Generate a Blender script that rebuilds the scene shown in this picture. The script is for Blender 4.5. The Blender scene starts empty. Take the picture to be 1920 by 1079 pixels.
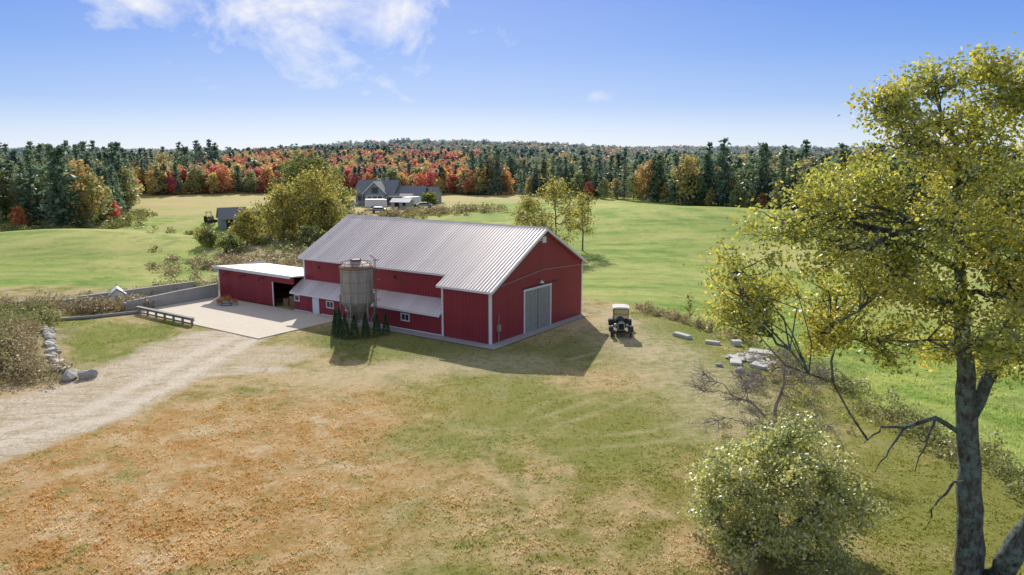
import bpy, math, random
import numpy as np
from mathutils import Vector, Matrix
random.seed(7); R=np.random.default_rng(11)
sc=bpy.context.scene
COL=sc.collection

# ------------------------------------------------------------ helpers
def link(o,parent=None):
    COL.objects.link(o)
    if parent is not None: o.parent=parent
    return o
def empty(name,loc=(0,0,0),rz=0,s=1):
    o=bpy.data.objects.new(name,None); o.location=loc; o.rotation_euler=(0,0,rz); o.scale=(s,s,s)
    o.empty_display_size=.3
    return link(o)
def mesh(name,V,F,mat=None,parent=None,smooth=False):
    me=bpy.data.meshes.new(name)
    V=V.tolist() if isinstance(V,np.ndarray) else V
    F=F.tolist() if isinstance(F,np.ndarray) else F
    me.from_pydata(V,[],F); me.update()
    if mat is not None:
        for m in (mat if isinstance(mat,(list,tuple)) else [mat]): me.materials.append(m)
    if smooth: me.polygons.foreach_set('use_smooth',[True]*len(me.polygons))
    return link(bpy.data.objects.new(name,me),parent)
class MB:
    """collects primitives into one mesh"""
    def __init__(s): s.V=[]; s.F=[]; s.M=[]
    def add(s,V,F,m=0):
        o=len(s.V); s.V+= [tuple(v) for v in V]; s.F+=[tuple(i+o for i in f) for f in F]; s.M+=[m]*len(F)
    def box(s,x0,x1,y0,y1,z0,z1,m=0):
        V=[(x,y,z) for z in (z0,z1) for x,y in ((x0,y0),(x1,y0),(x1,y1),(x0,y1))]
        s.add(V,[(3,2,1,0),(4,5,6,7),(0,1,5,4),(1,2,6,5),(2,3,7,6),(3,0,4,7)],m)
    def prism(s,pts,a,b,axis='x',m=0):
        n=len(pts)
        def mk(t,p):
            return (t,p[0],p[1]) if axis=='x' else ((p[0],t,p[1]) if axis=='y' else (p[0],p[1],t))
        V=[mk(a,p) for p in pts]+[mk(b,p) for p in pts]
        F=[tuple(range(n)),tuple(range(2*n-1,n-1,-1))]+[(i,i+n,(i+1)%n+n,(i+1)%n) for i in range(n)]
        s.add(V,F,m)
    def tube(s,P,r,n=8,m=0,cap=True):
        P=[Vector(p) for p in P]; k=len(P)
        if not hasattr(r,'__len__'): r=[r]*k
        V=[];F=[]
        for i,p in enumerate(P):
            d=(P[min(i+1,k-1)]-P[max(i-1,0)]); d=d.normalized() if d.length>1e-6 else Vector((0,0,1))
            a=d.cross(Vector((0.31,0.2,1)) if abs(d.z)<.9 else Vector((1,.1,0))).normalized(); b=d.cross(a)
            for j in range(n):
                t=2*math.pi*j/n; V.append(tuple(p+(a*math.cos(t)+b*math.sin(t))*r[i]))
        for i in range(k-1):
            for j in range(n):
                F.append((i*n+j,i*n+(j+1)%n,(i+1)*n+(j+1)%n,(i+1)*n+j))
        if cap: F.append(tuple(range(n))[::-1]); F.append(tuple((k-1)*n+j for j in range(n)))
        s.add(V,F,m)
    def lathe(s,prof,c=(0,0,0),n=32,m=0,axis='z'):
        V=[];F=[];k=len(prof)
        for r,z in prof:
            for j in range(n):
                t=2*math.pi*j/n; x,y=r*math.cos(t),r*math.sin(t)
                p=(x,y,z) if axis=='z' else ((z,x,y) if axis=='x' else (x,z,y))
                V.append((p[0]+c[0],p[1]+c[1],p[2]+c[2]))
        for i in range(k-1):
            for j in range(n): F.append((i*n+j,i*n+(j+1)%n,(i+1)*n+(j+1)%n,(i+1)*n+j))
        s.add(V,F,m)
    def out(s,name,mats,parent=None,smooth=False,bevel=0):
        o=mesh(name,s.V,s.F,mats,parent,smooth)
        if len(set(s.M))>1: o.data.polygons.foreach_set('material_index',s.M)
        if bevel:
            b=o.modifiers.new('b','BEVEL'); b.width=bevel; b.segments=2; b.limit_method='ANGLE'
        return o
def nt(name):
    m=bpy.data.materials.new(name); m.use_nodes=True; m.node_tree.nodes.clear()
    return m,m.node_tree
class N:
    def __init__(s,t): s.t=t
    def n(s,typ,**kw):
        x=s.t.nodes.new(typ)
        for k,v in kw.items(): setattr(x,k,v)
        return x
    def l(s,a,b): s.t.links.new(a,b)
    def val(s,inp,v):
        if hasattr(v,'links') or hasattr(v,'is_output'): s.l(v,inp)
        else: inp.default_value=v
    def math(s,op,a,b=None,c=None,clamp=False):
        x=s.n('ShaderNodeMath',operation=op,use_clamp=clamp); s.val(x.inputs[0],a)
        if b is not None: s.val(x.inputs[1],b)
        if c is not None: s.val(x.inputs[2],c)
        return x.outputs[0]
    def noise(s,vec,scale,detail=4,rough=.55,dist=0):
        x=s.n('ShaderNodeTexNoise'); x.inputs['Scale'].default_value=scale; x.inputs['Detail'].default_value=detail
        x.inputs['Roughness'].default_value=rough; x.inputs['Distortion'].default_value=dist
        if vec is not None: s.l(vec,x.inputs['Vector'])
        return x.outputs['Fac']
    def ramp(s,fac,stops,interp='LINEAR'):
        x=s.n('ShaderNodeValToRGB'); x.color_ramp.interpolation=interp; e=x.color_ramp.elements
        while len(e)<len(stops): e.new(.5)
        for i,(p,c) in enumerate(stops):
            e[i].position=p; e[i].color=(c[0],c[1],c[2],1) if hasattr(c,'__len__') else (c,c,c,1)
        s.val(x.inputs[0],fac); return x.outputs[0]
    def mix(s,f,a,b,mode='MIX'):
        x=s.n('ShaderNodeMix',data_type='RGBA',blend_type=mode)
        s.val(x.inputs[0],f)
        for inp,v in ((x.inputs[6],a),(x.inputs[7],b)):
            if isinstance(v,(tuple,list)): inp.default_value=(v[0],v[1],v[2],1)
            else: s.l(v,inp)
        return x.outputs[2]
    def pos(s): return s.n('ShaderNodeNewGeometry').outputs['Position']
    def obj(s): return s.n('ShaderNodeTexCoord').outputs['Object']
    def bump(s,h,strength=.3,dist=.05):
        b=s.n('ShaderNodeBump'); b.inputs['Strength'].default_value=strength; b.inputs['Distance'].default_value=dist
        s.l(h,b.inputs['Height']); return b.outputs[0]
    def bsdf(s,col,rough=.8,metal=0,normal=None,spec=.3):
        b=s.n('ShaderNodeBsdfPrincipled'); 
        if isinstance(col,(tuple,list)): b.inputs['Base Color'].default_value=(col[0],col[1],col[2],1)
        else: s.l(col,b.inputs['Base Color'])
        s.val(b.inputs['Roughness'],rough); b.inputs['Metallic'].default_value=metal
        b.inputs['Specular IOR Level'].default_value=spec
        if normal is not None: s.l(normal,b.inputs['Normal'])
        return b.outputs[0]
    def outp(s,sh):
        o=s.n('ShaderNodeOutputMaterial'); s.l(sh,o.inputs[0])
def simple(name,col,rough=.7,metal=0,var=.25,scale=3,bump=0.0,spec=.3):
    m,t=nt(name); n=N(t); p=n.obj()
    f=n.noise(p,scale,6,.65)
    c=n.mix(f,tuple(x*(1-var) for x in col),tuple(min(1,x*(1+var)) for x in col))
    f2=n.noise(p,scale*.23,3)
    c=n.mix(n.math('MULTIPLY',f2,.25),c,tuple(x*.6 for x in col))
    nm=n.bump(f,bump,.03) if bump else None
    n.outp(n.bsdf(c,rough,metal,nm,spec)); return m
def leafmat(name,cols,trans=.45,nscale=.5,use_obj=False,bright=1.0,haze=0.0,gloss=.05):
    m,t=nt(name); n=N(t)
    g=n.n('ShaderNodeNewGeometry'); isl=g.outputs['Random Per Island']
    f=n.noise(g.outputs['Position'],nscale,3)
    f=n.math('MULTIPLY_ADD',n.math('SUBTRACT',f,.5),1.6,.5)
    if use_obj:
        ob=n.n('ShaderNodeObjectInfo').outputs['Random']
        f=n.math('ADD',n.math('MULTIPLY',ob,.86),n.math('MULTIPLY',isl,.14))
    else:
        f=n.math('ADD',n.math('MULTIPLY',f,.6),n.math('MULTIPLY',isl,.4))
    k=len(cols); c=n.ramp(f,[((i+.0)/(max(k-1,1)),cc) for i,cc in enumerate(cols)])
    br=n.math('MULTIPLY_ADD',isl,.7,.65)
    hs=n.n('ShaderNodeHueSaturation'); n.l(c,hs.inputs['Color']); n.l(n.math('MULTIPLY',br,bright),hs.inputs['Value']); c=hs.outputs[0]
    if haze:  # distant woods: air haze painted into leaf colour, paler and bluer down the valley
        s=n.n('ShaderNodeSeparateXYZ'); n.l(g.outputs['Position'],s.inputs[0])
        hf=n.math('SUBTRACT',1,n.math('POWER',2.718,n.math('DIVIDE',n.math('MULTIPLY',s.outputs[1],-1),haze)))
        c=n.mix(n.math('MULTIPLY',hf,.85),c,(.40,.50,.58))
    d=n.n('ShaderNodeBsdfDiffuse'); n.l(c,d.inputs[0])
    tr=n.n('ShaderNodeBsdfTranslucent'); n.l(c,tr.inputs[0])
    mx=n.n('ShaderNodeMixShader'); mx.inputs[0].default_value=trans; n.l(d.outputs[0],mx.inputs[1]); n.l(tr.outputs[0],mx.inputs[2])
    gl=n.n('ShaderNodeBsdfGlossy'); gl.inputs['Roughness'].default_value=.45; gl.inputs[0].default_value=(.95,.97,1,1)
    m2=n.n('ShaderNodeMixShader'); m2.inputs[0].default_value=gloss; n.l(mx.outputs[0],m2.inputs[1]); n.l(gl.outputs[0],m2.inputs[2])
    n.outp(m2.outputs[0]); return m
def ss(a,b,x):
    t=np.clip((x-a)/(b-a),0,1); return t*t*(3-2*t)
def cards(name,C,S,mat,parent=None,aspect=.55,flat=0):
    n=len(C); u=R.normal(size=(n,3)); u[:,2]*=(1-flat); u/=np.linalg.norm(u,axis=1)[:,None]
    w=R.normal(size=(n,3)); w[:,2]+=flat*2; v=np.cross(u,w); v/=np.linalg.norm(v,axis=1)[:,None]
    S=np.broadcast_to(S,(n,))[:,None]
    V=np.stack([C-u*S,C+v*S*aspect,C+u*S,C-v*S*aspect],1).reshape(-1,3)
    F=np.arange(4*n).reshape(n,4)
    return mesh(name,V,F,mat,parent)

# ------------------------------------------------------------ terrain height
def Hh(x,y):
    x=np.asarray(x,float); y=np.asarray(y,float)
    d=ss(85,150,y)
    z=d*(.7*np.sin(x/31+.6)+.5*np.sin(y/27+x/60))
    z+=3.0*np.exp(-((x-36)/34)**2-((y-148)/26)**2)
    z+=3.3*np.exp(-((x+66)/26)**2-((y-112)/17)**2)
    z-=2.0*np.exp(-((x+50)/30)**2-((y-150)/14)**2)
    z-=1.2*ss(10,35,x)*ss(20,50,y)*(1-ss(80,150,y))
    z+=.7*np.exp(-((x+36)/4.5)**2-((y-52)/7)**2)
    z+=5.5*ss(262,430,y)*np.exp(-((x+95)/130)**2)
    z+=ss(300,1000,y)*8+ss(300,600,y)*(2.6*np.sin(x/170+1)+1.8*np.sin(x/71+y/300))
    return z
def hz(x,y): return float(Hh(x,y))

# ------------------------------------------------------------ masks
def pdist(x,y,P):
    best=np.full(x.shape,1e9)
    for (ax,ay),(bx,by) in zip(P[:-1],P[1:]):
        dx,dy=bx-ax,by-ay; L=dx*dx+dy*dy
        t=np.clip(((x-ax)*dx+(y-ay)*dy)/L,0,1)
        best=np.minimum(best,np.hypot(x-ax-t*dx,y-ay-t*dy))
    return best
LAT=np.random.default_rng(5).random((256,256))
def vnoise(x,y,s,o=0):
    X_=x/s+37.3+o; Y_=y/s+11.7+o*2; i0=np.floor(X_).astype(int); j0=np.floor(Y_).astype(int); fx=X_-i0; fy=Y_-j0
    fx=fx*fx*(3-2*fx); fy=fy*fy*(3-2*fy); g=lambda a,b: LAT[a%256,b%256]
    return (g(i0,j0)*(1-fx)+g(i0+1,j0)*fx)*(1-fy)+(g(i0,j0+1)*(1-fx)+g(i0+1,j0+1)*fx)*fy
def wob(x,y,s=1.0,o=0):   # rotated fractal value noise, about -1..1
    xr=x*.8-y*.6; yr=x*.6+y*.8
    v=vnoise(xr,yr,4/s,o)*.5+vnoise(x,y,1.9/s,o+9)*.3+vnoise(xr,yr,.9/s,o+17)*.2
    return (v-.5)*3.0
FLx=[11.7,17.4,19.7,20.9,22,23,24]; FLy=[69.2,58.6,49.9,41,31,20,0]
def masks(x,y):
    wb=wob(x,y)
    road=[(-70,20),(-45,28.5),(-33,34),(-26,35.7),(-22.6,39.5),(-22.0,45),(-21.6,50),(-20.8,57)]
    dr=pdist(x,y,road); wdt=np.interp(x,[-45,-30,-26,-22.5,-21.5],[6.9,6.8,5.2,3.0,2.0])
    dirt=1-ss(-1.1,1.9,dr-wdt+wb*.6)
    dirt=np.maximum(dirt,.75*(1-ss(0,1.6,pdist(x,y,[(-22,45.5),(-19,47.8),(-16,48.2)])-.6+wb*.4)))
    dirt=np.maximum(dirt,.6*(1-ss(0,4.5,np.hypot((x+18)/1.6,y-52)-1.5+wb)))
    dirt=np.maximum(dirt,.5*(1-ss(0,1.6,pdist(x,y,[(6.8,68.5),(8.6,66.5),(9.8,62)])-.5+wb*.4)))
    def arc(cx,cy,r,a0,a1,e=1): 
        return [(cx+r*math.cos(math.radians(a)),cy+e*r*math.sin(math.radians(a))) for a in np.linspace(a0,a1,18)]
    tr=np.zeros_like(x)
    for P,wt in ((arc(-3,40,9,60,250),.75),(arc(-3,40,10.5,60,250),.75),(arc(2,50,14,200,330),.75),(arc(2,50,15.5,200,330),.75),
              (arc(8,36,8,80,200),.6),(arc(8,36,9.4,80,200),.6),([(9.2,57),(9.6,50),(7,42),(1,36),(-8,34)],.75),([(7.8,57),(8.2,50),(5.8,43),(0,37.4),(-8,35.5)],.75),
              ([(-21,46),(-14,44),(-6,46),(2,49),(9,55)],.75),([(-21,44.5),(-14,42.5),(-6,44.5),(3,47.5),(10,54)],.75)):
        tr=np.maximum(tr,wt*(1-ss(.06,.4,pdist(x,y,P)+.1*wob(x,y,1.7))))
    tr=tr*np.clip(.65+.8*wob(x,y,.6,3),0,1)*(y>20)
    tr=np.maximum(tr,.95*(1-ss(0,4.5,pdist(x,y,[(8.6,61),(9.5,56),(11,50),(11.5,45),(12,38)])-1.2+wb)))
    tr=np.maximum(tr,.8*(1-ss(0,3.5,pdist(x,y,[(-12,47),(-5,49),(1,49.5)])-.8+wb)))
    tr=np.maximum(tr,.7*ss(.3,.8,wob(x,y,.6,21))*(x<0)*(y>20)*(y<50))
    dry=(1-ss(-11,2,x+wob(x,y,.45,5)*5-.22*(y-34)))*(1-ss(38,51,y+wob(x,y,.5,7)*4)) 
    dry=np.maximum(dry,.2*(1-ss(44,50,y)))
    grn=ss(-.45,.6,wob(x,y,.55,13)+.2)*ss(-11,-1,x+wb*2)*(1-ss(44,50,y))
    grn=np.maximum(grn,ss(12,18,x+wb)*(y<48))
    grn=np.maximum(grn,.8*ss(10,13,x+wb*.5)*(y>=48)*(y<72))
    xl=np.interp(-y,[-v for v in FLy],FLx)
    fr=ss(-.6,1.2,x-xl+wb*.5)*(y<69.2)+ss(-1,2,(y-69.2)-(11.7-x)*.9)*(y>=69.2)*(x>-12)
    fl=ss(0,3,y-78-wb*1.2)*(1-ss(-2,3,x-np.interp(y,[78,87,155,190],[-36,-35,-57,-62])))
    fr2=ss(88,96,y)*ss(-14,-4,x-np.interp(y,[90,140,200],[0,-12,-24]))
    lush=np.clip(np.maximum(np.maximum(fr,fl),fr2),0,1)*(y>0)
    grn=np.maximum(grn,.9*(1-ss(2.5,5,pdist(x,y,[(-36,60),(-28,55),(-27,51)])+wb*.6)))
    bl=(1-ss(0,4,pdist(x,y,[(-13,57.5),(-1,51),(5,53)])-2+wb))*.8
    tan=ss(176,190,y+8*np.sin(x/30))*(1-ss(-22,-6,x))
    tan=np.maximum(tan,ss(205,225,y)*(1-ss(0,20,x)))
    pth=[(-130,122),(-87,128),(-80,140),(-74.6,162),(-73,180),(-60,196)]
    tan=np.maximum(tan,.9*(1-ss(.5,1.8,pdist(x,y,pth)-.6)))
    weed=ss(84,92,y)*(1-lush)*(1-tan)*(y<230)
    weed=np.maximum(weed,(1-ss(2,5,pdist(x,y,[(-70,70),(-45,71),(-34,80)]))))
    weed=np.maximum(weed,(1-ss(.5,2.5,pdist(x,y,[(-36,58),(-33,50),(-29.5,46.5)]))))
    cl=lambda q: np.clip(q,0,1)
    return cl(dirt),cl(dry),cl(lush),cl(tan),cl(bl),cl(weed),cl(tr),cl(grn),cl(1-ss(.25,.9,np.abs(dr-1.1+wb*.15)))
def set_masks(o):
    me=o.data; n=len(me.vertices); co=np.empty(3*n); me.vertices.foreach_get('co',co); co=co.reshape(-1,3)
    m=masks(co[:,0],co[:,1])
    for nm,ch in (('mk1',m[0:3]),('mk2',m[3:6]),('mk3',m[6:9])):
        a=me.color_attributes.new(nm,'FLOAT_COLOR','POINT')
        a.data.foreach_set('color',np.stack([*ch,np.ones(n)],1).ravel().astype(np.float32))

def groundmat(name,blade=False):
    m,t=nt(name); n=N(t); p=n.pos()
    def att(k):
        a=n.n('ShaderNodeAttribute',attribute_name=k); s=n.n('ShaderNodeSeparateColor'); n.l(a.outputs['Color'],s.inputs[0]); return s.outputs
    a=att('mk1'); b=att('mk2'); g3=att('mk3')
    big=n.noise(p,.13,5,.6,.6); med=n.noise(p,.5,8,.75,.5); fine=n.noise(p,5.5,6,.8); vf=n.noise(p,19,4,.8); mf=n.noise(p,2.1,8,.82)
    c1=lambda f,lo,hi: n.ramp(f,[(lo,0),(hi,1)])
    f=n.math('MULTIPLY_ADD',med,.45,n.math('MULTIPLY',big,.35))
    f=n.math('MULTIPLY_ADD',mf,.2,f)
    f=n.math('SUBTRACT',f,n.math('MULTIPLY',g3[1],.06))
    lawn=n.mix(c1(f,.435,.535),(.175,.195,.04),(.46,.355,.19))
    dry=n.mix(c1(n.math('MULTIPLY_ADD',mf,.5,n.math('MULTIPLY',med,.5)),.42,.58),(.37,.20,.06),(.50,.35,.175))
    dry=n.mix(n.math('MULTIPLY',c1(n.noise(p,.35,8,.75,.4),.52,.63),.8),dry,(.55,.44,.28))
    dry=n.mix(n.math('MULTIPLY',c1(n.noise(p,.27,8,.75,.9),.53,.62),.75),dry,(.24,.23,.07))
    c=n.mix(a[1],lawn,dry)
    gp=c1(n.noise(p,.8,8,.82,.8),.55,.63)
    c=n.mix(n.math('MULTIPLY',gp,.6),c,(.16,.185,.035))
    c=n.mix(n.math('MULTIPLY',g3[1],.42),c,(.21,.24,.05))
    c=n.mix(b[1],c,(.19,.205,.06))
    c=n.mix(n.math('MULTIPLY',n.math('MULTIPLY',g3[0],c1(n.noise(p,1.6,8,.82),.38,.58)),.7),c,(.56,.455,.31))
    de=n.ramp(n.math('ADD',a[0],n.math('MULTIPLY',n.math('SUBTRACT',n.noise(p,1.3,8,.75),.5),1.05)),[(.3,0),(.75,1)])
    dirt=n.mix(c1(fine,.35,.65),(.45,.375,.28),(.63,.55,.44))
    mp2=n.n('ShaderNodeMapping'); n.l(p,mp2.inputs[0]); mp2.inputs['Scale'].default_value=(.35,1.6,1); mp2.inputs['Rotation'].default_value=(0,0,-.55)
    dirt=n.mix(n.math('MULTIPLY',c1(n.noise(mp2.outputs[0],1,6,.7,.5),.46,.62),.8),dirt,(.41,.31,.19))
    dirt=n.mix(n.math('MULTIPLY',g3[2],.6),dirt,(.66,.58,.47))
    dirt=n.mix(n.math('MULTIPLY',c1(n.noise(p,.5,6,.75,1),.53,.63),.7),dirt,(.33,.26,.12))
    c=n.mix(de,c,dirt)
    mp=n.n('ShaderNodeMapping'); n.l(p,mp.inputs[0]); mp.inputs['Scale'].default_value=(.035,.24,1); mp.inputs['Rotation'].default_value=(0,0,.25)
    st=n.noise(mp.outputs[0],1,8,.72,.3)
    lush=n.mix(c1(n.math('MULTIPLY_ADD',st,.6,n.math('MULTIPLY',n.noise(p,.25,8,.78),.4)),.42,.58),(.145,.25,.045),(.36,.41,.11))
    lush=n.mix(n.math('MULTIPLY',c1(n.noise(p,.03,6,.72,1),.46,.62),.8),lush,(.47,.44,.16))
    lush=n.mix(n.math('MULTIPLY',c1(n.noise(p,.12,8,.8,1.5),.53,.61),.5),lush,(.14,.20,.045))
    c=n.mix(a[2],c,lush)
    weed=n.mix(c1(n.noise(p,.5,6,.7),.4,.6),(.19,.18,.07),(.40,.33,.20))
    c=n.mix(b[2],c,weed)
    c=n.mix(b[0],c,n.mix(c1(n.noise(p,.07,6,.7),.4,.6),(.50,.38,.20),(.38,.38,.13)))
    k=n.math('MULTIPLY_ADD',n.math('ADD',n.math('MULTIPLY',fine,.6),n.math('MULTIPLY',vf,.6)),2.3,.15 if blade else -.24)
    hs=n.n('ShaderNodeHueSaturation'); n.l(c,hs.inputs['Color']); n.l(k,hs.inputs['Value']); c=hs.outputs[0]
    nm=n.bump(n.math('ADD',fine,n.math('MULTIPLY',vf,.7)),.6,.10)
    if blade:
        d=n.n('ShaderNodeBsdfDiffuse'); n.l(c,d.inputs[0]); tr=n.n('ShaderNodeBsdfTranslucent'); n.l(c,tr.inputs[0])
        mx=n.n('ShaderNodeMixShader'); mx.inputs[0].default_value=.65; n.l(d.outputs[0],mx.inputs[1]); n.l(tr.outputs[0],mx.inputs[2]); n.outp(mx.outputs[0])
    else: n.outp(n.bsdf(c,.95,0,nm,.1))
    return m
def axis(lo,hi,step,outlo,outhi,g=1.16):
    a=list(np.arange(lo,hi+1e-6,step)); s=step; x=a[-1]
    while x<outhi: s=min(s*g,outhi*.06+3); x+=s; a.append(x)
    s=step; x=lo; b=[]
    while x>outlo: s=min(s*g,abs(outlo)*.06+3); x-=s; b.append(x)
    return np.array(b[::-1]+a)
xs=axis(-42,28,.28,-3500,3500,1.12); ys=axis(22,66,.28,-300,4500,1.07)
X,Y=np.meshgrid(xs,ys); Z=Hh(X,Y)
near=((np.abs(X)<60)&(Y<80)); Z=Z+np.where(near,.02*wob(X,Y,.8),0)
nx,ny=len(xs),len(ys)
V=np.stack([X.ravel(),Y.ravel(),Z.ravel()],1)
i=np.arange(nx*ny).reshape(ny,nx)
F=np.stack([i[:-1,:-1].ravel(),i[:-1,1:].ravel(),i[1:,1:].ravel(),i[1:,:-1].ravel()],1)
ground=mesh('ground',V,F,groundmat('ground_grass_dirt'),None,True); set_masks(ground)

# grass tufts
n=90000
yy=22+50*R.random(n)**1.25; xx=(R.random(n)*2-1)*(.72*yy+1)
mk=masks(xx,yy); d=mk[0]; tk=mk[6]
CX,CY=-1.59,54.6
def loc(l,w): return (CX-.8175*l+.576*w, CY+.576*l+.8175*w)
rl=(xx-CX)*-.8175+(yy-CY)*.576; rw=(xx-CX)*.576+(yy-CY)*.8175
ok=(d<.35+.2*R.random(n))&(tk<.5)&~((rl>-.8)&(rl<34.5)&(rw>-1.3)&(rw<14))&~((rl>15.5)&(rl<35)&(rw>-9.2)&(rw<1))
ok&=(R.random(n)<np.clip(.5+.5*wob(xx,yy,2.2,31),.15,1))
xx=xx[ok];yy=yy[ok];n=len(xx)
zz=Hh(xx,yy)+.02
V=[];k=3
hgt=(.03+.08*R.random(n)**2)*(1+1.0*(xx>np.interp(-yy,[-v for v in FLy],FLx)))
for j in range(k):
    a=R.random(n)*6.28; o=R.normal(0,.05,(n,2)); w=.02+.02*R.random(n)
    bx=xx+o[:,0]; by=yy+o[:,1]
    V.append(np.stack([np.stack([bx-np.cos(a)*w,by-np.sin(a)*w,zz-.03],1),np.stack([bx+np.cos(a)*w,by+np.sin(a)*w,zz-.03],1),
        np.stack([bx+R.normal(0,.05,n),by+R.normal(0,.05,n),zz+hgt],1)],1))
V=np.concatenate(V).reshape(-1,3)
gt=mesh('grass_tufts',V,np.arange(len(V)).reshape(-1,3),groundmat('grass_blades',True)); set_masks(gt)

# ------------------------------------------------------------ materials
def red_siding():
    m,t=nt('red_metal_siding'); n=N(t); p=n.obj(); s=n.n('ShaderNodeSeparateXYZ'); n.l(p,s.inputs[0])
    u=n.math('ADD',s.outputs[0],s.outputs[1])
    fr=n.math('FRACT',n.math('DIVIDE',u,.3)); rib=n.math('LESS_THAN',fr,.16)
    pan=n.math('FRACT',n.math('MULTIPLY',n.math('SINE',n.math('MULTIPLY',n.math('FLOOR',n.math('DIVIDE',u,.9)),12.9)),43.7))
    c=n.mix(pan,(.28,.026,.036),(.33,.034,.045))
    mp=n.n('ShaderNodeMapping'); n.l(p,mp.inputs[0]); mp.inputs['Scale'].default_value=(3,3,.4)
    c=n.mix(n.math('MULTIPLY',n.noise(mp.outputs[0],1.2,6,.7),.45),c,(.19,.018,.026))
    c=n.mix(n.math('MULTIPLY',rib,.45),c,(.42,.07,.08))
    lowz=n.ramp(n.math('ADD',s.outputs[2],n.noise(p,1.5,5)),[(.35,1),(1.1,0)])
    c=n.mix(n.math('MULTIPLY',lowz,.35),c,(.24,.08,.065))
    n.outp(n.bsdf(c,.5,0,n.bump(rib,.6,.03),.35)); return m
def roof_metal():
    m,t=nt('galvalume_roof'); n=N(t); p=n.obj(); s=n.n('ShaderNodeSeparateXYZ'); n.l(p,s.inputs[0])
    pan=n.math('FRACT',n.math('MULTIPLY',n.math('SINE',n.math('MULTIPLY',n.math('FLOOR',n.math('DIVIDE',s.outputs[0],.92)),12.9)),43.7))
    mp=n.n('ShaderNodeMapping'); n.l(p,mp.inputs[0]); mp.inputs['Scale'].default_value=(2.2,.18,.18)
    f=n.noise(mp.outputs[0],1.3,7,.7)
    c=n.mix(f,(.76,.68,.66),(.92,.86,.84)); c=n.mix(n.math('MULTIPLY',pan,.35),c,(.62,.53,.52))
    rust=n.math('MULTIPLY',n.ramp(n.noise(mp.outputs[0],2.4,7,.8),[(.56,0),(.7,1)]),.3); c=n.mix(rust,c,(.55,.40,.36))
    n.outp(n.bsdf(c,n.math('MULTIPLY_ADD',f,.16,.40),.6,None,.5)); return m
M_red=red_siding(); M_roof=roof_metal()
M_white=simple('white_paint',(.8,.8,.78),.5,0,.08,4)
M_conc=simple('concrete_slab',(.68,.60,.49),.85,0,.14,1.4,.2)
M_concw=simple('weathered_concrete',(.43,.42,.39),.9,0,.3,1.5,.3)
M_gravel=simple('gravel_stone',(.40,.39,.38),.95,0,.6,9,.8)
M_dark=simple('dark_interior',(.035,.028,.022),.9)
M_wood=simple('grey_weathered_wood',(.33,.32,.285),.8,0,.3,2,.3)
M_brown=simple('brown_wood',(.30,.19,.10),.8,0,.4,3,.3)
M_black=simple('black_paint',(.018,.018,.02),.35,0,.2,5,0,.5)
def silo_steel():
    m,t=nt('weathered_galvanised'); n=N(t); p=n.obj(); mp=n.n('ShaderNodeMapping'); n.l(p,mp.inputs[0]); mp.inputs['Scale'].default_value=(2.5,2.5,.25)
    f=n.noise(mp.outputs[0],1.3,7,.7); c=n.mix(n.ramp(f,[(.35,0),(.65,1)]),(.28,.25,.205),(.47,.43,.37))
    s=n.n('ShaderNodeSeparateXYZ'); n.l(p,s.inputs[0])
    seam=n.math('LESS_THAN',n.math('FRACT',n.math('DIVIDE',s.outputs[2],.82)),.06)
    c=n.mix(n.math('MULTIPLY',seam,.5),c,(.12,.10,.09))
    n.outp(n.bsdf(c,.7,.1,None,.25)); return m
M_silo=silo_steel()
M_steel=simple('galvanised_steel',(.42,.40,.37),.5,.35,.25,2.5,.1)
M_rust=simple('rusty_steel',(.24,.13,.09),.8,.1,.5,3,.2)
M_rubber=simple('tyre_rubber',(.03,.03,.03),.9)
M_glass=simple('window_glass',(.04,.05,.06),.12,0,.2,2,0,.6)
M_rock=simple('field_stone',(.42,.40,.36),.9,0,.4,2.5,.5)
M_canvas=simple('cream_canvas',(.72,.70,.65),.8,0,.1,4)
M_sid=simple('grey_siding',(.27,.32,.35),.7,0,.15,2)
M_shing=simple('grey_shingles',(.27,.27,.275),.85,0,.25,3)
M_slab=simple('granite_slab',(.60,.58,.53),.85,0,.2,3,.3)
def barkmat():
    m,t=nt('lichen_bark'); n=N(t); p=n.pos(); mp=n.n('ShaderNodeMapping'); n.l(p,mp.inputs[0]); mp.inputs['Scale'].default_value=(5,5,1.2)
    f=n.noise(mp.outputs[0],1.6,8,.75,.5); c=n.mix(n.ramp(f,[(.38,0),(.62,1)]),(.05,.045,.04),(.22,.20,.17))
    l=n.noise(p,3.2,7,.8); c=n.mix(n.ramp(l,[(.47,0),(.57,.85)]),c,(.23,.32,.28))
    n.outp(n.bsdf(c,.95,0,n.bump(f,1,.12),.1)); return m
M_bark=barkmat()
M_twig=simple('grey_twigs',(.33,.29,.25),.9,0,.3,3)

# ------------------------------------------------------------ barn
RZ=math.atan2(.576,-.8175)
barn=empty('red_barn',(CX,CY,0),RZ)
def hl(w): return 8.17-.545*(7.2-w)
def hr(w): return 8.17-.522*(w-7.2)
b=MB()
b.prism([(0,-.2),(-13.46,-.2),(-13.46,hr(13.46)-.1),(-7.2,8.07),(0,hl(0)-.1)],0,4.7,'x')
b.prism([(-1.25,-.2),(-13.459,-.2),(-13.459,hr(13.46)-.1),(-7.2,8.068),(-1.25,hl(1.25)-.1)],4.69,22.3,'x')
b.out('walls',M_red,barn)
def roofslab(b,l0,l1,w0,w1,f,t=.09,off=0):
    b.prism([(-w0,f(w0)+off),(-w1,f(w1)+off),(-w1,f(w1)-t+off),(-w0,f(w0)-t+off)],l0,l1,'x')
b=MB()
roofslab(b,-.35,22.65,.95,7.2,hl); roofslab(b,-.35,22.65,7.2,13.8,hr); roofslab(b,-.35,5.0,-.3,.95,hl)
l=-.3
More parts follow.
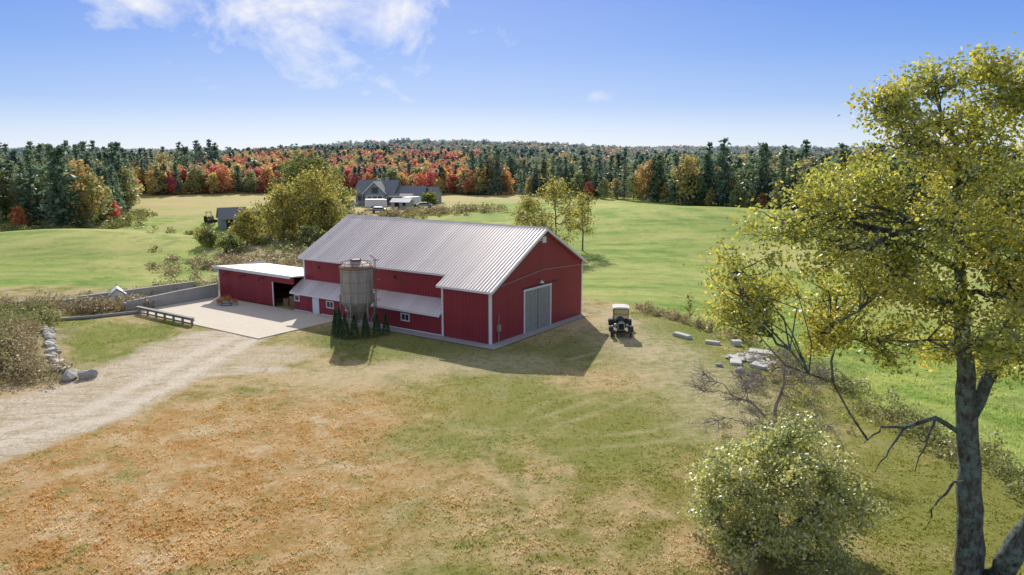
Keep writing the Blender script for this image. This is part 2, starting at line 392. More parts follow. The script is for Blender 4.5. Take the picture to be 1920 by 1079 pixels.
while l<22.6:
    w0=-.3 if l<4.9 else .95
    b.prism([(-w0,hl(w0)-.005),(-7.2,8.165),(-7.2,8.215),(-w0,hl(w0)+.045)],l,l+.05,'x')
    b.prism([(-7.2,8.165),(-13.8,hr(13.8)-.005),(-13.8,hr(13.8)+.045),(-7.2,8.215)],l,l+.05,'x'); l+=.305
b.prism([(-6.95,8.06),(-7.2,8.26),(-7.45,8.08),(-7.2,8.18)],-.36,22.66,'x')
b.out('roof',M_roof,barn)
b=MB()
for l0,l1 in ((-.39,-.352),(22.652,22.69)):
    w0=-.3 if l0<0 else .95
    b.prism([(-w0,hl(w0)+.03),(-7.2,8.2),(-7.2,7.98),(-w0,hl(w0)-.19)],l0,l1,'x')
    b.prism([(-7.2,8.2),(-13.8,hr(13.8)+.03),(-13.8,hr(13.8)-.19),(-7.2,7.98)],l0,l1,'x')
b.box(5.0,22.65,-.945,-.91,hl(.95)-.17,hl(.95)-.0); b.box(-.35,5.0,.3,.335,hl(-.3)-.17,hl(-.3))
b.box(-.35,22.65,-13.84,-13.802,hr(13.8)-.2,hr(13.8))
hc=hl(0)-.14
b.box(-.03,.15,-.15,.03,-.05,hc); b.box(4.55,4.73,-.1,.03,-.05,hc-.02); b.box(-.03,.15,-13.49,-13.33,-.05,4.72)
b.box(22.15,22.33,-1.4,-1.22,-.05,4.7)
x0,x1=-.05,-.003
b.box(x0,x1,-4.5,-4.34,0,3.55); b.box(x0,x1,-8.36,-8.2,0,3.55); b.box(x0-.01,x1,-8.4,-4.3,3.4,3.56)
b.box(-.06,-.003,-7.5,-6.95,7.0,7.5)
b.out('trim',M_white,barn)
b=MB()
for k in range(14):
    w=4.5+k*3.7/14; b.box(-.035-(k%2)*.006,-.004,-w-3.7/14+.012,-w-.004,.03,3.4)
b.out('sliding_door',M_wood,barn)
b=MB(); b.box(-.045,-.02,-6.37,-6.31,.05,3.38); b.box(-.12,-.05,-9.3,-4.2,3.62,3.68)
b.tube([(-.05,-6.35,4.05),(-.25,-6.35,4.2),(-.4,-6.35,4.05)],.02,6); b.out('door_hardware',M_black,barn)
b=MB(); b.lathe([(.03,.2),(.06,.14),(.17,.02),(.19,-.02)],(-.4,-6.35,3.9),16); b.box(-.05,-.01,-6.8,-6.6,7.2,7.3); b.out('barn_light',M_white,barn)
b=MB(); b.box(-.2,-.005,-1.05,-.75,.9,1.4); b.tube([(-.08,-.9,0),(-.08,-.9,.9)],.04,8); b.tube([(-.06,-.95,1.4),(-.06,-.95,2.2)],.025,6)
b.out('electric_meter',M_steel,barn)
b=MB(); b.tube([(-.1,-13.0,4.55),(-.1,-7,4.85),(-.1,-1.2,4.30)],.022,5); b.out('service_cable',M_steel,barn)
b=MB(); b.box(4.73,22.3,-1.24,0,-.2,1.62); b.out('lean_to_walls',M_red,barn)
b=MB()
b.prism([(.28,1.72),(-1.247,2.72),(-1.247,2.64),(.28,1.64)],4.74,22.5,'x')
l=4.8
while l<22.45:
    b.prism([(.28,1.72),(-1.246,2.72),(-1.246,2.765),(.28,1.765)],l,l+.045,'x'); l+=.305
b.out('lean_to_roof',M_roof,barn)
b=MB(); b.box(4.74,22.5,.283,.315,1.58,1.73); b.prism([(.3,1.74),(-1.24,2.74),(-1.24,2.58),(.3,1.58)],22.503,22.54,'x')
def winframe(b,l,z0,z1,w,y=.004,f=.09):
    b.box(l,l+w,y,y+.05,z0,z0+f); b.box(l,l+w,y,y+.05,z1-f,z1); b.box(l,l+f,y,y+.049,z0+f,z1-f); b.box(l+w-f,l+w,y,y+.049,z0+f,z1-f); b.box(l+w/2-.02,l+w/2+.02,y,y+.04,z0+f,z1-f)
for l in (8.1,14.6,17.0): winframe(b,l,.75,1.4,.95)
b.box(18.9,19.75,.004,.06,.0,1.56); b.box(21.5,22.2,.004,.06,.9,1.5); b.box(20.0,22.28,.004,.04,0,.12)
b.box(4.8,18.7,.004,.03,0,.14)
b.out('lean_to_trim',M_white,barn)
b=MB()
for l in (8.1,14.6,17.0): b.box(l+.05,l+.9,.003,.02,.8,1.35)
b.box(21.6,22.1,.061,.066,1.0,1.4)
b.out('windows',M_glass,barn)
b=MB()
for l in (5.7,10.8,15.6,20.2): b.box(l-.08,l+.08,-1.25+.001,-1.12,3.9,4.05)
b.out('wall_lamps',M_black,barn)
b=MB(); b.add([(-1.1,1.1,.03),(15.6,1.1,.03),(15.6,-.0,.03),(0,-.0,.03),(0,-13.4,.03),(-.8,-13.4,.03)],[(0,1,2,3),(0,3,4,5)]) 
o=b.out('gravel_strip',M_gravel); o.location=(CX,CY,.03); o.rotation_euler=(0,0,RZ)

# attached open shed
shed=empty('red_equipment_shed',(CX,CY,0),RZ)
b=MB()
b.box(25.3,33.7,-.15,0.0,-.1,2.95); b.box(33.55,33.7,-5.5,-.151,-.1,2.7); b.box(22.35,33.549,-5.65,-5.5,-.1,2.5); b.box(22.35,25.299,-.14,-.01,2.35,2.93)
b.out('walls',M_red,shed)
b=MB(); b.prism([(.3,3.14),(-5.8,2.72),(-5.8,2.62),(.3,3.02)],22.33,34.0,'x'); b.box(22.33,34.03,.302,.34,2.92,3.18); b.box(34.002,34.03,-5.8,.3,2.6,2.95)
b.box(25.2,25.32,.003,.05,0,2.35); b.box(33.58,33.73,-.12,.03,0,2.9)
b.out('white_roof',M_white,shed)
b=MB(); b.box(22.36,25.3,-5.45,-5.3,0,1.3); b.box(22.6,24.0,-1.6,-.8,0,1.0); b.box(24.1,24.8,-1.4,-.7,0,.7)
for k in range(4): b.box(22.5,25.2,-2.0-.05*k,-1.92-.05*k,.3+.4*k,.42+.4*k)
b.out('stored_lumber',M_brown,shed)
b=MB()
for l in (26.6,29.4,32.0):
    b.tube([(l,.0,2.5),(l,.35,2.62),(l+.1,.55,2.5)],.03,6); b.lathe([(.03,.1),(.14,0),(.15,-.04)],(l+.1,.55,2.42),10)
b.out('gooseneck_lamps',M_black,shed)

b=MB(); b.box(15.7,33.7,.28,8.8,-.3,.07); b.box(15.7,22.35,.03,.28,-.3,.068)
o=b.out('concrete_yard',M_conc,None); o.location=(CX,CY,0); o.rotation_euler=(0,0,RZ)
def local_obj(b,name,mat,bev=0):
    o=b.out(name,mat,None,False,bev); o.location=(CX,CY,0); o.rotation_euler=(0,0,RZ); return o
b=MB(); b.prism([(0.1,0),(9.2,0),(9.2,1.0),(4,1.25),(.1,1.35)],33.75,34.05,'x'); b.box(33.7,34.1,9.22,9.5,-.1,.9)
local_obj(b,'concrete_retaining_wall',M_concw)
b=MB()
for k in range(7): b.box(24.1+k*1.35,24.25+k*1.35,8.95,9.1,0,.62)
b.box(24.0,32.6,8.9,8.945,.38,.56); b.box(24.0,32.6,8.85,9.2,.623,.68); b.box(24.0,32.6,9.0,9.05,.1,.22)
local_obj(b,'wooden_barrier_fence',M_wood)
b=MB(); b.prism([(-40.4,69.2),(-33,77.8),(-33.3,78),(-40.7,69.4)],-.1,.95,'z'); b.prism([(-52,66.4),(-40.8,69.2),(-40.9,69.5),(-52.1,66.8)],-.1,.7,'z')
b.out('concrete_wall',M_concw)
b=MB(); b.tube([(-39,62.5,.15),(-36.6,63.5,.18),(-33.2,66,.15)],.16,6); b.tube([(-45,59.3,.12),(-39.2,62.3,.15)],.16,6); b.out('landscape_timbers',M_wood)

# feed silo
silo=empty('feed_silo',(*loc(11.4,-2.5),0),.3)
r=1.25
prof=[]
z=2.5
while z<5.28: prof+= [(r,z),(r+.035,z+.045)]; z+=.09
b=MB(); b.lathe(prof,n=40); b.out('corrugated_body',M_silo,silo,True)
b=MB(); b.lathe([(r+.05,5.26),(r+.03,5.32),(.35,5.72),(.35,5.85),(0,5.9)],n=40)
b.lathe([(r+.02,2.5),(r+.03,2.42),(.22,.95),(.2,.7)],n=40); b.out('roof_and_hopper',M_silo,silo,False)
b=MB()
for z0 in (5.22,2.46): b.lathe([(r+.05,z0-.05),(r+.08,z0),(r+.05,z0+.05)],n=40)
for k in range(6):
    a=k*math.pi/3; b.tube([((r+.08)*math.cos(a),(r+.08)*math.sin(a),0),((r+.08)*math.cos(a),(r+.08)*math.sin(a),3.1)],.055,6)
    a2=a+math.pi/3; b.tube([((r+.08)*math.cos(a),(r+.08)*math.sin(a),.3),((r+.08)*math.cos(a2),(r+.08)*math.sin(a2),1.7)],.025,5)
b.out('legs',M_silo,silo)
b=MB()
la=-.35
for s in (-.2,.2):
    c,sn=math.cos(la),math.sin(la); px=(r+.25)*c-s*sn; py=(r+.25)*sn+s*c
    b.tube([(px,py,.6),(px,py,5.9),(px*.75,py*.75,6.2)],.025,5)
for k in range(17):
    z=.8+k*.3; p=[((r+.25)*math.cos(la)-s*math.sin(la),(r+.25)*math.sin(la)+s*math.cos(la),z) for s in (-.2,.2)]; b.tube(p,.015,4)
for z in (2.6,3.4,4.2,5.0,5.8):
    b.tube([((r+.25)*math.cos(la)+.4*math.cos(la+t)*.9,(r+.25)*math.sin(la)+.4*math.sin(la+t)*.9,z) for t in np.linspace(-1.8,1.8,9)],.018,4)
b.lathe([(.42,5.7),(.45,5.78),(.42,5.86)],n=16)
b.lathe([(r+.06,5.12),(r+.075,5.3),(r-.1,5.40)],n=40)
for k in range(10):
    a=k*.63; b.tube([((r-.05)*math.cos(a),(r-.05)*math.sin(a),5.3),((r-.05)*math.cos(a),(r-.05)*math.sin(a),5.6)],.02,4)
b.tube([((r-.05)*math.cos(t),(r-.05)*math.sin(t),5.6) for t in np.linspace(0,6.28,25)],.022,4)
b.out('ladder_and_rails',M_rust,silo)

# ------------------------------------------------------------ vintage pickup
car=empty('vintage_pickup_truck',(8.6,58.4,0),math.radians(-6),1.06)
CWh=.39
b=MB(); b2=MB()
for sx in (-.71,.71):
    for yc in (-1.25,1.3):
        cx=sx; 
        prof=[(CWh-.045+.05*math.cos(t),.05*math.sin(t)) for t in np.linspace(0,2*math.pi,9)]
        b.lathe(prof,(cx,yc,CWh),24,0,'x')
        prof=[(CWh-.1+.022*math.cos(t),.022*math.sin(t)) for t in np.linspace(0,2*math.pi,7)]
        b2.lathe(prof,(cx,yc,CWh),24,0,'x')
        for k in range(12):
            a=k*math.pi/6; b2.tube([(cx,yc,CWh),(cx,yc+(CWh-.1)*math.cos(a),CWh+(CWh-.1)*math.sin(a))],.016,5)
        b2.tube([(cx-.08,yc,CWh),(cx+.08,yc,CWh)],.06,10)
b.out('tyres',M_rubber,car,True); b2.out('wooden_spoke_wheels',M_canvas,car)
b=MB()
b.prism([(-.24,.62),(.24,.62),(.29,1.0),(.19,1.16),(-.19,1.16),(-.29,1.0)],-1.3,-.62,'y')
b.prism([(-.24,.55),(.24,.55),(.5,.62),(.5,1.1),(.27,1.2),(-.27,1.2),(-.5,1.1),(-.5,.62)],-.62,-.42,'y')
b.box(-.56,.56,-.42,.55,.55,1.05); b.box(-.6,.6,.6,1.75,.6,1.02)
for sx in (-1,1):
    for yc,a0,a1 in ((-1.25,-10,160),(1.3,10,175)):
        pts=[]; 
        for a in np.linspace(a0,a1,10): pts.append((yc+(.47)*math.cos(math.radians(a)),CWh+.47*math.sin(math.radians(a))))
        pts2=[(yc+(.44)*(p[0]-yc)/.47,CWh+.44*(p[1]-CWh)/.47) for p in pts]
        for i2 in range(9):
            x0,x1=sorted((sx*.55,sx*.88)); b.prism([pts[i2],pts[i2+1],pts2[i2+1],pts2[i2]],x0,x1,'x')
    x0,x1=sorted((sx*.54,sx*.84)); b.box(x0,x1,-.82,.86,.36,.39)
    x0,x1=sorted((sx*.562,sx*.53)); b.box(x0,x1,-.40,.54,1.051,1.42); b.box(x0,x1,.2,.54,1.42,2.0)
b.tube([(-.7,-1.25,CWh),(.7,-1.25,CWh)],.03,8); b.tube([(-.7,1.3,CWh),(.7,1.3,CWh)],.04,8); b.box(-.3,.3,-1.3,1.7,.42,.5)
for sx in (-.56,.51): b.box(sx,sx+.05,-.47,-.42,1.05,2.0)
b.box(-.52,.52,.5,.545,1.05,2.0)
b.box(-.52,.52,-.462,-.42,1.55,1.58); b.box(-.52,.52,-.462,-.42,1.9,1.98); b.box(-.51,.51,-.462,-.42,1.1,1.16)
b.box(-.4,.4,.1,.45,1.05,1.5)
b.tube([(-.24+.17*math.cos(t),-.25,1.25+.17*math.sin(t)) for t in np.linspace(0,6.28,14)],.015,5)
b.box(-.62,.62,-1.62,-1.6,.42,.48)
b.out('body',M_black,car,False,.012)
b=MB(); b.prism([(-.26,.55),(.26,.55),(.27,1.05),(.17,1.19),(-.17,1.19),(-.27,1.05)],-1.37,-1.302,'y'); b.tube([(0,-1.34,1.17),(0,-1.34,1.26)],.04,8)
for sx in (-.42,.42): b.lathe([(.0,-.06),(.1,-.04),(.125,.06),(.12,.07),(0,.075)][::-1],(sx,-1.42,.95),14,0,'y'); b.tube([(sx,-1.4,.6),(sx,-1.4,.9)],.02,5)
b.out('radiator_and_headlamps',M_steel,car,False)
b=MB(); b.box(-.20,.20,-1.378,-1.371,.6,1.04); b.out('radiator_core',M_rubber,car)
b=MB(); b.prism([(-.64,1.98),(.64,1.98),(.62,2.06),(.3,2.12),(-.3,2.12),(-.62,2.06)],-.66,.7,'y'); b.out('roof',M_canvas,car,False,.02)
b=MB(); b.box(-.5,.5,-.445,-.435,1.2,1.55); b.box(-.5,.5,-.445,-.435,1.58,1.92)
def glassclear():
    m,t=nt('windscreen_glass'); n=N(t); a=n.n('ShaderNodeBsdfTransparent'); g=n.n('ShaderNodeBsdfGlossy'); g.inputs['Roughness'].default_value=.05
    mx=n.n('ShaderNodeMixShader'); mx.inputs[0].default_value=.35; n.l(a.outputs[0],mx.inputs[1]); n.l(g.outputs[0],mx.inputs[2]); n.outp(mx.outputs[0]); return m
b.out('windscreen',glassclear(),car)

# ------------------------------------------------------------ rocks
def rock(name,c,s,mat,seed,parent=None,flat=False):
    import bmesh
    rr=random.Random(seed); bm=bmesh.new(); bmesh.ops.create_icosphere(bm,subdivisions=2,radius=1)
    ph=[rr.uniform(0,6) for _ in range(6)]
    for v in bm.verts:
        p=v.co; k=1+.18*math.sin(3*p.x+ph[0])+.15*math.sin(4*p.y+ph[1])+.12*math.sin(5*p.z+ph[2])+rr.uniform(-.05,.05)
        v.co=Vector((p.x*k*s[0],p.y*k*s[1],p.z*k*s[2]))
    me=bpy.data.meshes.new(name); bm.to_mesh(me); bm.free(); me.materials.append(mat)
    o=bpy.data.objects.new(name,me); o.location=c; o.rotation_euler=(0,0,rr.uniform(0,6)); link(o,parent); return o
sw=empty('stone_border')
P=[(-37.6,59.2),(-35.0,55.8),(-32.4,51.4),(-30.2,48.6),(-28.4,46.6)]
k=0
for (ax,ay),(bx,by) in zip(P[:-1],P[1:]):
    L=math.hypot(bx-ax,by-ay); m_=int(L/.5)
    for q in range(m_):
        t=(q+.5)/m_; s=.2+random.random()*.2
        sx_,sy_=ax+(bx-ax)*t+random.uniform(-.25,.25),ay+(by-ay)*t+random.uniform(-.25,.25)
        rock('stone',(sx_,sy_,hz(sx_,sy_)+.08),(s*1.2,s,s*.7),M_rock if random.random()<.3 else M_slab,k,sw); k+=1
rock('boulder',(-28.0,46.1,.2),(.7,.55,.45),M_rock,77); rock('boulder',(-27.0,46.3,.2),(.5,.45,.4),M_rock,78)
def slab(name,x,y,a,l,w,h):
    b=MB(); b.prism([(-l/2,-w/2),(l*.45,-w/2*.9),(l/2,w/2),(-l*.48,w*.46)],0,h,'z'); o=b.out(name,M_slab,None,False,.04)
    o.location=(x,y,hz(x,y)-.02); o.rotation_euler=(.03,.04,a); return o
slab('granite_bench_slab',13.3,57.4,-.9,1.5,.55,.3); slab('granite_bench_slab',15.2,55.6,-.4,1.1,.45,.25); slab('granite_bench_slab',17.0,55.6,.2,.8,.6,.4)
slab('granite_bench_slab',16.4,51.6,.3,2.2,1.3,.2); slab('granite_bench_slab',18.0,52.8,-.4,1.8,1.0,.35); slab('granite_bench_slab',17.0,49.8,.9,1.9,1.1,.25); slab('granite_bench_slab',15.4,50.2,1.3,1.3,.8,.2)
rp=empty('rock_pile')
for q in range(46):
    x,y=random.gauss(16.8,1.5),random.gauss(51,1.6); s=random.uniform(.13,.36); rock('stone',(x,y,hz(x,y)+.1),(s*1.3,s,s*.6),M_rock if q%3==0 else M_slab,200+q,rp)

# ------------------------------------------------------------ trees
def tree(name,trunks,lobes,lmat,leaf=.11,lpt=40,sig=.28,bark=None,sides=8,limb_r=.14,twig_r=.028,jit=.12,flatl=0,taper=.62):
    root=empty(name,(trunks[0][0][0],trunks[0][0][1],0)); ox,oy=root.location.x,root.location.y
    b=MB(); C=[]; nodes=[]
    for T in trunks:
        P=[];Rr=[]
        for (a,c) in zip(T[:-1],T[1:]):
            for t in np.linspace(0,1,5)[:-1]:
                P.append((a[0]+(c[0]-a[0])*t+random.gauss(0,.03)-ox,a[1]+(c[1]-a[1])*t+random.gauss(0,.03)-oy,a[2]+(c[2]-a[2])*t)); Rr.append(a[3]+(c[3]-a[3])*t)
        P.append((T[-1][0]-ox,T[-1][1]-oy,T[-1][2])); Rr.append(T[-1][3])
        b.tube(P,[r_*(1+random.gauss(0,.05)) for r_ in Rr],12 if sides>6 else 7)
        nodes+=[(Vector(p),r_) for p,r_ in zip(P,Rr)]
    for lb in lobes:
        cx,cy,cz,rx,ry,rz,nt_=lb; c=Vector((cx-ox,cy-oy,cz))
        cand=[(q,r_) for q,r_ in nodes if q.z<cz-.2] or nodes
        q,r_=min(cand,key=lambda k:(k[0]-c).length+ .4*max(0,(2.2-k[0].z)))
        L=(c-q).length; nseg=7; P=[];r0=min(r_*taper,limb_r*(.4+.08*L))
        sag=random.uniform(-.08,.14)*L; off=Vector((0,0,0))
        for s in range(nseg+1):
            t=s/nseg; off=off*.8+Vector((random.gauss(0,1),random.gauss(0,1),random.gauss(0,1)))*jit*L*.16*(0 if s==0 else 1)
            P.append(q.lerp(c,t)+Vector((0,0,math.sin(math.pi*t)*sag))+off)
        rr=[r0*(1-t)**.8+twig_r for t in np.linspace(0,.88,nseg+1)]
        b.tube(P,rr,sides)
        for s in range(2,nseg+1): nodes.append((P[s],rr[s]))
        for k in range(nt_):
            d=Vector((random.gauss(0,1),random.gauss(0,1),random.gauss(0,1))).normalized()*random.random()**.45
            e=c+Vector((d.x*rx,d.y*ry,d.z*rz)); st=P[random.randint(nseg//2,nseg)]
            l2=(e-st).length; m1=st.lerp(e,.35)+Vector([random.gauss(0,.1*l2) for _ in range(3)]); m2=st.lerp(e,.7)+Vector([random.gauss(0,.08*l2) for _ in range(3)])
            b.tube([st,m1,m2,e],[twig_r*1.2,twig_r*.9,twig_r*.6,twig_r*.25],4,0,False)
            if not lmat:
                for _ in range(3):
                    e2=m2+Vector([random.gauss(0,.35) for _ in range(3)]); b.tube([m1.lerp(m2,random.random()),e2],[twig_r*.5,twig_r*.2],3,0,False)
            nl=int(lpt*random.uniform(.35,1.6)) if lmat else 0
            if nl>0:
                ts=R.random(nl)**.8; m2v=np.array(m2); ev=np.array(e)*1.0
                C.append(m2v+(ev-m2v)*(ts*1.25)[:,None]+R.normal(0,sig,(nl,3))*np.array([1,1,.75]))
    b.out('trunk_and_branches',bark or M_bark,root,True)
    if C:
        C=np.concatenate(C); C=C[C[:,2]>.06]; cards('leaves',C,leaf*(.7+.6*R.random(len(C))),lmat,root,.6,flatl)
    return root
L_big=leafmat('yellow_green_leaves',[(.17,.22,.05),(.27,.32,.06),(.42,.43,.07),(.64,.53,.07),(.76,.44,.06)],.55,.4,bright=1.15,gloss=.08)
L_bush=leafmat('pale_green_leaves',[(.19,.23,.06),(.34,.38,.10),(.52,.50,.16),(.70,.60,.18)],.5,.9,bright=1.2,gloss=.13)
L_mid=leafmat('autumn_yellow_leaves',[(.22,.24,.055),(.41,.37,.08),(.60,.47,.09)],.5,.3,bright=1.12)
L_green=leafmat('green_leaves',[(.14,.19,.05),(.24,.27,.065),(.42,.37,.085)],.5,.3,bright=1.05)
L_dkgreen=leafmat('evergreen_leaves',[(.05,.10,.035),(.09,.15,.045)],.3,1.5)
L_weed=leafmat('weed_leaves',[(.18,.18,.07),(.38,.30,.16),(.50,.40,.25)],.45,.6)
L_weedg=leafmat('green_weed_leaves',[(.16,.20,.06),(.28,.29,.09),(.44,.37,.18)],.45,.5)

lob=[ # x, y, z, r
(12.4,22.5,15.0,1.5),(11.3,21.8,14.3,1.4),(13.9,23.2,14.6,1.6),(15.5,21.6,14.9,1.6),(10.4,22.8,13.0,1.5),(8.9,22.0,12.7,1.2),(8.0,22.7,11.9,1.1),
(9.4,21.4,11.2,1.5),(7.0,22.6,10.5,1.15),(7.6,23.6,9.5,1.2),(10.3,23.4,9.7,1.5),(12.1,21.2,12.0,1.7),(14.0,24.5,12.4,1.8),(14.6,20.8,10.2,1.5),
(12.4,24.8,9.8,1.3),(9.4,22.4,8.6,.95),(6.9,22.2,9.2,.85),(11.4,22.6,8.4,1.1),(13.9,23.5,8.0,1.0),(17.3,22.6,12.4,2.0),(17.0,23.5,14.7,1.8),(18.2,22,10,2),
(15.5,26.5,12,1.8),(12.4,27.0,12.0,1.6),(16.2,18.8,12.4,1.5),(19.5,24.5,12,2),(18.5,19.8,9,1.6),(11.0,25.6,13.2,1.2),(14.9,22.6,15.9,1.2),(16.0,24.5,7.2,1.0),(10.6,21,10.6,1.1),(13,19.5,9.2,1.0),
(16.6,22,8.6,1.5),(15.6,22,11.4,1.5),(16.4,22.2,13.4,1.6),(13.2,22.0,13.4,1.3),(15.0,21.5,8.2,1.0),(12.2,22.4,16.0,.9),(10.9,22.4,15.4,.8),(13.6,22.6,16.3,.9),
(13.8,21.6,11.2,1.3),(14.8,22.0,12.8,1.4),(16.8,21.6,11.2,1.5),(15.8,21.8,15.6,1.2),(16.2,22.4,9.8,1.3),(11.6,22.2,10.8,1.2),(13.0,22.3,9.6,1.1),(14.2,22.2,15.6,1.1)]
lob=[(x,y,z,r*1.12,r*1.12,r*.75,int(10+13*r)) for x,y,z,r in lob]
tree('autumn_shade_tree',
 [[(15.25,23.0,-.3,.52),(15.1,23.0,1.2,.40),(14.8,23.05,4.0,.34),(14.45,23.0,6.6,.29),(14.0,22.9,8.6,.22),(13.5,22.7,11.2,.15),(13.0,22.6,14.5,.07)],
  [(15.5,22.6,.0,.38),(16.2,22.3,1.8,.36),(17.1,22.2,4.2,.31),(17.9,22.4,7.0,.24),(18.1,22.6,10.5,.16),(17.6,22.6,13.5,.07)],
  [(14.6,23.0,5.6,.22),(15.4,22.9,8.2,.18),(15.9,22.8,11.0,.13),(15.6,22.8,14.3,.05)],
  [(14.7,23.0,5.0,.10),(13.4,22.8,5.8,.075),(12.4,22.7,5.5,.055),(11.6,22.5,5.6,.035),(11.0,22.4,5.1,.015)],
  [(12.4,22.7,5.5,.045),(11.9,22.6,4.8,.03),(11.5,22.5,4.1,.015)],[(13.4,22.8,5.8,.045),(13.0,22.5,5.0,.03),(12.7,22.4,4.2,.012)],
  [(14.8,23.0,3.6,.07),(14.1,22.6,3.7,.05),(13.5,22.5,3.0,.03),(13.2,22.4,2.2,.015)]],
 lob,L_big,.070,54,.23,M_bark,7,.13,.022,.22)
lb=[]
for k in range(30):
    a=k*2.4; rr=2.85*math.sqrt((k+.5)/30); z=3.8-.26*rr*rr+random.uniform(-.45,.7); lb.append((9.3+rr*math.cos(a),24.9+rr*math.sin(a)*.9,max(1.2,z),.95,.95,.8,14))
    if k%2: lb.append((9.3+rr*.98*math.cos(a+.5),24.9+rr*math.sin(a+.5)*.92,.9,.75,.75,.65,14))
tree('apple_tree',[[(9.3,24.9,-.2,.22),(9.35,24.9,1.0,.17),(9.2,24.9,2.2,.12),(9.3,25,3.6,.05)],[(9.4,24.9,.3,.14),(10.3,24.6,1.6,.09),(10.9,24.5,2.5,.04)]],
 lb,L_bush,.068,60,.2,M_bark,6,.09,.016,.2)
db=[(12.2+random.uniform(-3.4,3.2),35.5+random.uniform(-2,2),random.uniform(1.2,4.4),1.0,1.0,.9,16) for _ in range(22)]
tree('bare_dead_tree',[[(13.2,36,-.2,.13),(13.1,36,1.3,.10),(13.4,36,2.8,.07),(13.5,35.9,4.6,.02)],[(13.1,36,.6,.08),(11.9,35.6,1.9,.05),(10.4,35.2,2.6,.02)]],db,None,.05,0,.1,M_twig,5,.05,.014,.3,0,.5)
def roundtree(name,x,y,h,w,lm,n=14,leaf=.2,lpt=16,seed=0,z0f=.28,tr=.22,sig=.45,nt_=12,dens=1):
    random.seed(seed); g=hz(x,y); lb=[]
    for k in range(n):
        t=(k+.5)/n; z=g+h*(z0f+(1-z0f)*.9*t); prof=math.sin(math.pi*min(1,(t*.86+.16)))**.6
        a=k*2.4+random.uniform(-.4,.4); rr=w*.5*prof*random.uniform(.35,.78); q=w*.2*random.uniform(.8,1.25)
        lb.append((x+rr*math.cos(a),y+rr*math.sin(a),z,q,q,q*.8,nt_))
    return tree(name,[[(x,y,g-.3,tr),(x+.1,y,g+h*.3,tr*.75),(x-.1,y,g+h*.6,tr*.45),(x,y,g+h*.88,tr*.15)]],lb,lm,leaf,lpt,sig,M_bark,5,.12,.03,.2)
roundtree('yellow_maple_tree',-33,126,11.8,13.0,L_mid,26,.2,26,1,.10)
roundtree('yellow_maple_tree',-37,122,8.8,8.5,L_mid,18,.2,22,5,.08)
roundtree('yellow_maple_tree',-29.5,121,7.6,7.5,L_mid,16,.2,22,15,.08)
roundtree('green_oak_tree',-41,152,17.2,17.5,L_green,32,.26,28,2,.2)
roundtree('yellow_birch_tree',6.2,108,11.0,8.5,L_mid,18,.16,15,3,.2,.16)
roundtree('yellow_birch_tree',2.4,110,8.0,6.5,L_mid,14,.16,15,9,.2,.13)
roundtree('yellow_birch_tree',10.2,109,8.8,4.5,L_mid,10,.16,12,19,.3,.13)
roundtree('green_shrub',-47.6,142,6.4,7.5,L_green,12,.22,20,4,.1)
roundtree('green_shrub',-43.5,138,5.0,6.5,L_green,12,.22,20,24,.1)
roundtree('yellow_shrub',-39.2,111,5.0,5.0,L_mid,12,.18,22,6,.08,.12,.35)
roundtree('green_shrub',-38.5,103,2.4,3.4,L_green,8,.16,18,8,.08,.1,.3)
roundtree('green_shrub',-43,106,2.6,4.4,L_green,8,.16,18,10,.08,.1,.3)
roundtree('green_shrub',-30,112,3.2,5,L_green,8,.16,18,30,.08,.1,.3)
roundtree('green_shrub',-26,118,3.6,6,L_mid,10,.16,18,31,.08,.1,.3)
roundtree('green_oak_tree',-72,250,11,9,L_green,14,.3,18,41,.15)
roundtree('green_shrub',-50,216,4,5,L_green,10,.26,16,42,.1)
roundtree('green_shrub',-23,210,3,5,L_green,10,.26,16,43,.1)
roundtree('field_sapling',15.2,63.5,2.6,1.4,L_mid,5,.09,6,12,.2,.03,.15,5)

n=1500; t=R.random(n)**.8; a=R.random(n)*6.283; rr=.34*(1-t)**.75*(.75+.3*R.random(n)); C=np.stack([rr*np.cos(a),rr*np.sin(a),.08+1.62*t],1)
proto=cards('arborvitae_shrub',C,.055*np.ones(n),L_dkgreen,None,.5); pm=proto.data
pl=[(11.9,-4.3),(11.5,-4.75),(10.95,-4.9),(10.35,-4.85),(9.8,-4.4),(9.3,-3.7),(8.9,-2.9),(8.7,-2.1),(12.3,-3.7)]
for k,(l,w) in enumerate(pl):
    o=proto if k==0 else link(bpy.data.objects.new('arborvitae_shrub',pm))
    x,y=loc(l,w); o.location=(x,y,0); s=random.uniform(.9,1.15); o.scale=(s*1.05,s*1.05,s*random.uniform(1.0,1.15)); o.rotation_euler=(0,0,k)

def brush(name,P,wid,n,h,mat,leaf=.12,per=40,seed=0):
    rs=np.random.default_rng(seed); seg=[math.hypot(b_[0]-a_[0],b_[1]-a_[1]) for a_,b_ in zip(P[:-1],P[1:])]; tot=sum(seg); C=[]
    for k in range(n):
        t=rs.random()*tot; i_=0
        while t>seg[i_] and i_<len(seg)-1: t-=seg[i_]; i_+=1
        f=t/seg[i_]; x=P[i_][0]+(P[i_+1][0]-P[i_][0])*f+rs.normal(0,wid); y=P[i_][1]+(P[i_+1][1]-P[i_][1])*f+rs.normal(0,wid)
        hh=h*rs.uniform(.4,1.25); c=rs.normal(0,1,(per,3))*np.array([.42,.42,0])*max(h,.6)*.7; c[:,2]=np.abs(rs.random(per))**.8*hh*np.exp(-(c[:,0]**2+c[:,1]**2)/(h*h*.6))
        c+=np.array([x,y,hz(x,y)]); C.append(c)
    C=np.concatenate(C); cards(name,C,leaf*(.6+.8*rs.random(len(C))),mat)
brush('weed_hedge',[(-39.0,57.5),(-37,54),(-34.6,50.3),(-32,47.2),(-29.6,45.4)],.8,140,1.4,L_weed,.09,90,1)
brush('weed_hedge',[(-40,58),(-37,51),(-33,46.5)],1.2,80,1.7,L_weedg,.1,90,22)
